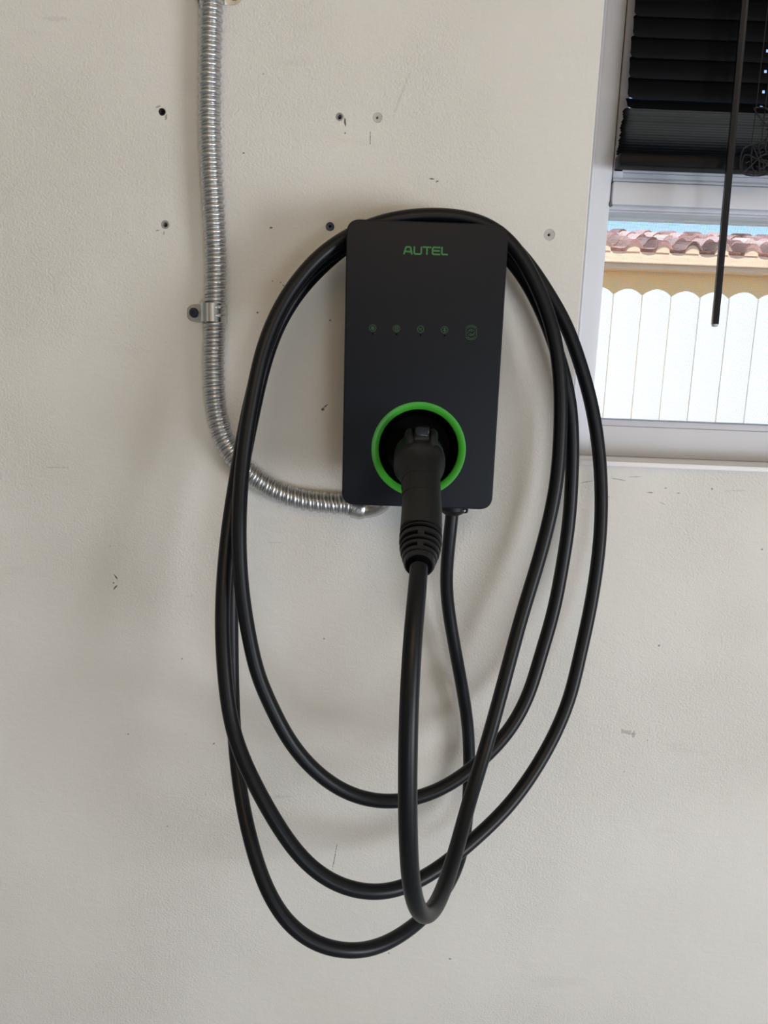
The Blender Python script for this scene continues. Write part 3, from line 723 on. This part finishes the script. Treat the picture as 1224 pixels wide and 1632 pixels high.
# bridges between ribs on the top and sides
def bridge(u0, u1, ang_):
    c0, rx0, ry0 = core_at(u0 / 5); c1, rx1, ry1 = core_at(u1 / 5); t = (c1 - c0).normalized()
    s = t.cross(Vector((0, 0, 1))).normalized(); u = s.cross(t)
    def q(c_, rx, ry, a): return c_ + s * rx * math.cos(a) + u * ry * math.sin(a)
    bm = bmesh.new(); V = []
    for da in (-.16, .16):
        for (c_, rx, ry) in ((c0, rx0, ry0), (c1, rx1, ry1)):
            for e in (-.002, .0019): V.append(bm.verts.new(q(c_, rx + e, ry + e, ang_ + da)))
    for f in ((0, 1, 3, 2), (4, 6, 7, 5), (0, 4, 5, 1), (2, 3, 7, 6), (1, 5, 7, 3), (0, 2, 6, 4)): bm.faces.new([V[i] for i in f])
    finish(bm, 'bridge', M['grip'], con)
for a_ in (PI / 2, -PI / 2): bridge(1.2, 1.8, a_); bridge(2.7, 3.3, a_)
for a_ in (0, PI): bridge(.4, .95, a_); bridge(1.9, 2.4, a_)
# tape / wrinkle bands on the right side of the grip
for k, (py, o_) in enumerate(((800, .236), (806, .2415), (812, .2465), (820, .2530), (829, .2605), (838, .268))):
    c_ = at(671.2, py, o_); t = (at(671, 842, .271) - at(671, 790, .226)).normalized(); s = t.cross(Vector((0, 0, 1))).normalized(); u = s.cross(t)
    if s.x < 0: s = -s
    P = [c_ + s * .0215 * math.cos(a) + u * .0190 * math.sin(a) for a in [math.radians(d) for d in (5, 20, 35, 48 - 3 * (k % 2))]]
    bm = bmesh.new(); sweep(bm, P, lambda i, a: .0007, 6); finish(bm, 'grip_ridge', M['grip'], con)
# latch housing on the top of the head with its lever
L_ = [(at(669, 713, .118), .0150, .0110, 2.4), (at(670, 709, .140), .0180, .0110, 2.3), (at(671, 711, .158), .0188, .0095, 2.2), (at(671, 718, .172), .0182, .0080, 2.1), (at(671, 725, .180), .0150, .0050, 2)]
bm = bmesh.new(); loft3(bm, L_); lh = finish(bm, 'latch_housing', M['grip'], con, angle=50)
for ax, sg in ((651.5, -1), (690.5, 1)):
    A_ = [(at(ax - sg * 3, 700, .120), .0035, .0060, 2), (at(ax - sg, 695, .140), .0052, .0090, 2.2), (at(ax, 697, .158), .0056, .0100, 2.2), (at(ax - sg * 1, 708, .172), .0052, .0095, 2.1), (at(ax - sg * 3, 721, .1805), .0034, .0050, 2)]
    bm = bmesh.new(); loft3(bm, A_, 24); finish(bm, 'latch_guard', M['grip'], con, angle=60)
a = at(672, 689, .120); b_ = at(672.5, 688, .168)
bm = bmesh.new()
loft3(bm, [(a, .0086, .0074, 5), (a.lerp(b_, .5), .0088, .0076, 6), (b_, .0088, .0074, 6), (b_ + Vector((0, -.0016, -.0004)), .0074, .0060, 5)], 32)
finish(bm, 'latch_lever', M['gloss'], con, angle=40)
a = at(672.5, 699, .164); b_ = at(672.5, 700.5, .1715)
bm = bmesh.new()
loft3(bm, [(a, .0094, .0034, 4), (b_, .0094, .0034, 4), (b_ + Vector((0, -.0014, -.0006)), .0084, .0024, 4)], 32)
finish(bm, 'latch_lip', M['anchor_dark'], con, angle=40)
# near-black wedge painting the shade of a V notch under the lever
bm = bmesh.new(); q = [at(664, 705, .1765), at(682, 705, .1765), at(673.5, 725, .1835)]; q2 = [p + Vector((0, .012, -.003)) for p in q]
f = [bm.verts.new(p) for p in q]; g = [bm.verts.new(p) for p in q2]
bm.faces.new(f); bm.faces.new(g[::-1])
for i in range(3): bm.faces.new((f[i], g[i], g[(i + 1) % 3], f[(i + 1) % 3]))
finish(bm, 'latch_notch_shade', M['well'], con, smooth=False)

# ------------------------------------------------------------------ flexible metal conduit
CN = [(336, -60), (337, 0), (335.5, 60), (334.5, 130), (334.5, 200), (337, 270), (341, 340), (344, 420), (343, 500), (341, 560), (341.5, 615), (346, 660), (358, 702), (378, 734), (405, 760), (440, 782), (480, 796), (520, 802), (548, 804), (566, 808)]
CO = 0.0168
cpts = resample(catmull([at(x, y, CO) for x, y in CN], 10), 0.0005)
cpts = smoothpath(cpts, 30)
R0 = 0.0146; PT = 0.01045
def prof(f):
    f %= 1.0
    if f < 0.66:
        q = 2 * f / 0.66 - 1; return -0.0040 * (1 - math.sqrt(max(0.0, 1 - q * q)))
    q = 2 * (f - 0.66) / 0.34 - 1; e = math.sqrt(max(0.0, 1 - q * q))
    return -0.0013 - (0.0027 if q > 0 else 0.0014) * (1 - e)
cd_root = empty('flexible_conduit', (cpts[0].x, 0, 1.5), 'ribbed silver metal conduit running down the wall into the charger base', 'conduit')
step = (cpts[1] - cpts[0]).length
bm = bmesh.new(); sweep(bm, cpts, lambda i, a: R0 + prof(i * step / PT - a / (2 * PI)), 36)
finish(bm, 'ribbed_sleeve', M['zinc'], cd_root, angle=55)
# end connector and the elbow that turns up into the housing
e0 = cpts[-1]; d0 = (cpts[-1] - cpts[-12]).normalized()
bm = bmesh.new(); lathe(bm, e0 - d0 * 0.004, d0, [(0, .0135), (0.001, .0158), (0.012, .0160), (0.016, .0150), (0.020, .0125)], 32); fit = finish(bm, 'end_connector', M['zincs'], cd_root, angle=30)
bm = bmesh.new(); p = e0 + d0 * 0.006 + Vector((0, -.0150, -.001)); lathe(bm, p, Y_, [(0, .0042), (.0028, .0042), (.0034, .0034)], 16); scw = finish(bm, 'clamp_screw', M['zincs'], cd_root, angle=30)
el = [e0 + d0 * 0.012, at(592, 812, .022), at(605, 809, .03), at(613, 801, .036), at(614, 785, .038)]
el = resample(catmull(el, 8), .003)
bm = bmesh.new(); sweep(bm, el, lambda i, a: .0128 - .004 * min(1, i / 9), 24); finish(bm, 'elbow', M['zincs'], cd_root)

def strap(px, py, side, label):
    """one-hole strap: arch over the conduit, flat tab on one side with a screw; side -1 = tab left"""
    c_ = at(px, py, 0); z = c_.z; cx = c_.x; h = 0.0118; T = 0.0013; R_ = R0 + 0.0012
    root = empty('conduit_strap', (cx, 0, z), label, 'strap', 'one-hole straps holding the conduit')
    sec = []
    # from the free side foot up over the pipe, down to the wall and out along the tab
    s = -side
    sec.append((cx + s * (R_ + .0006), .002)); sec.append((cx + s * R_, .008))
    for k in range(0, 13):
        a = PI * k / 12; sec.append((cx + s * R_ * math.cos(a), CO + R_ * math.sin(a)))
    sec.append((cx - s * R_, .006)); sec.append((cx - s * (R_ + .0012), .0018)); 
    nt_ = len(sec)
    for t in (.006, .012, .017, .020, .0222): sec.append((cx - s * (R_ + t), .0014))
    hh = [h] * nt_ + [h, h * .98, h * .88, h * .7, h * .42]
    bm = bmesh.new(); A = []; 
    for (x, o_), q in zip(sec, hh):
        # embossed slope of the band
        A.append((bm.verts.new((x, -o_, z - q)), bm.verts.new((x, -o_, z - q * .35)), bm.verts.new((x, -o_, z + q * .35)), bm.verts.new((x, -o_, z + q))))
    for i in range(len(A) - 1):
        for j in range(3): bm.faces.new((A[i][j], A[i + 1][j], A[i + 1][j + 1], A[i][j + 1]))
    bmesh.ops.recalc_face_normals(bm, faces=bm.faces)
    bmesh.ops.solidify(bm, geom=bm.faces[:], thickness=T)
    finish(bm, 'strap_band', M['zincs'], root, angle=50)
    sx = cx - s * (R_ + .0125)
    bm = bmesh.new(); lathe(bm, Vector((sx, -.0010, z + .0005)), Y_, [(0, .0064), (.0026, .0064), (.0040, .0052), (.0041, .0026), (.0024, .0022), (.0024, .0005)], 6 if False else 24)
    finish(bm, 'screw', M['screw'], root, angle=30)
    return root
strap(343.5, 500.5, -1, 'bright zinc strap at mid conduit, its tab and dark screw on the left')
strap(337, -9, 1, 'zinc strap cut by the top of the picture, its tab on the right')

# ------------------------------------------------------------------ old fixing holes and anchors in the wall
ANC = [('grey', 'dark empty drilled hole with chipped paint, high to the left of the conduit', .0042, 'hole', 0.010),
       ('anchor_grey', 'grey ringed wall anchor beside the conduit, lower of the two on its left', .0048, 'hole', 0.010),
       ('anchor_grey', 'grey ringed wall anchor above the charger with a black chip beside it', .0044, 'hole', 0.010),
       ('filler', 'pale filled plug with a tiny centre hole above the charger', .0058, 'hole', 0.004),
       ('anchor_blue', 'navy blue plastic wall anchor at the charger top left corner', .0049, 'hole', 0.006),
       ('filler', 'painted-over wall plug between the charger and the window', .0068, 'hole', 0.003)]
for i, ((px, py, r_), (mk, lab, rr, hk, dep)) in enumerate(zip(HOLES, ANC)):
    c_ = at(px, py); root = empty('wall_anchor', (c_.x, 0, c_.z), lab, 'wall anchor', 'old anchors and holes in the wall')
    if mk == 'grey': mm = M['hole']; inner = r_ * .80; lip = 0.0
    elif mk == 'filler': mm = M['filler']; inner = r_ * .26; lip = -0.0006
    elif mk == 'anchor_blue': mm = M['anchor_blue']; inner = r_ * .34; lip = 0.0008
    else: mm = M['anchor_grey']; inner = r_ * .62; lip = 0.0003
    bm = bmesh.new(); c3 = Vector((c_.x, 0, c_.z))
    lathe(bm, c3, Y_, [(-0.03, r_ * 1.05), (-0.0012, r_ * 1.02), (lip - .0004, r_ * 1.12 if lip > 0 else r_ * 1.0), (lip, r_ * 1.0), (lip - .0004, inner * 1.15), (lip - .0016, inner), (-dep, inner * .8)], 24, close=False)
    finish(bm, 'sleeve', mm, root)
    bm = bmesh.new(); lathe(bm, c3, Y_, [(-dep - .004, inner * .85), (-dep, inner * .85)], 20)
    finish(bm, 'bore', M['hole'], root)
# stale painted corner strip of the recess is part of wall_back's bevel
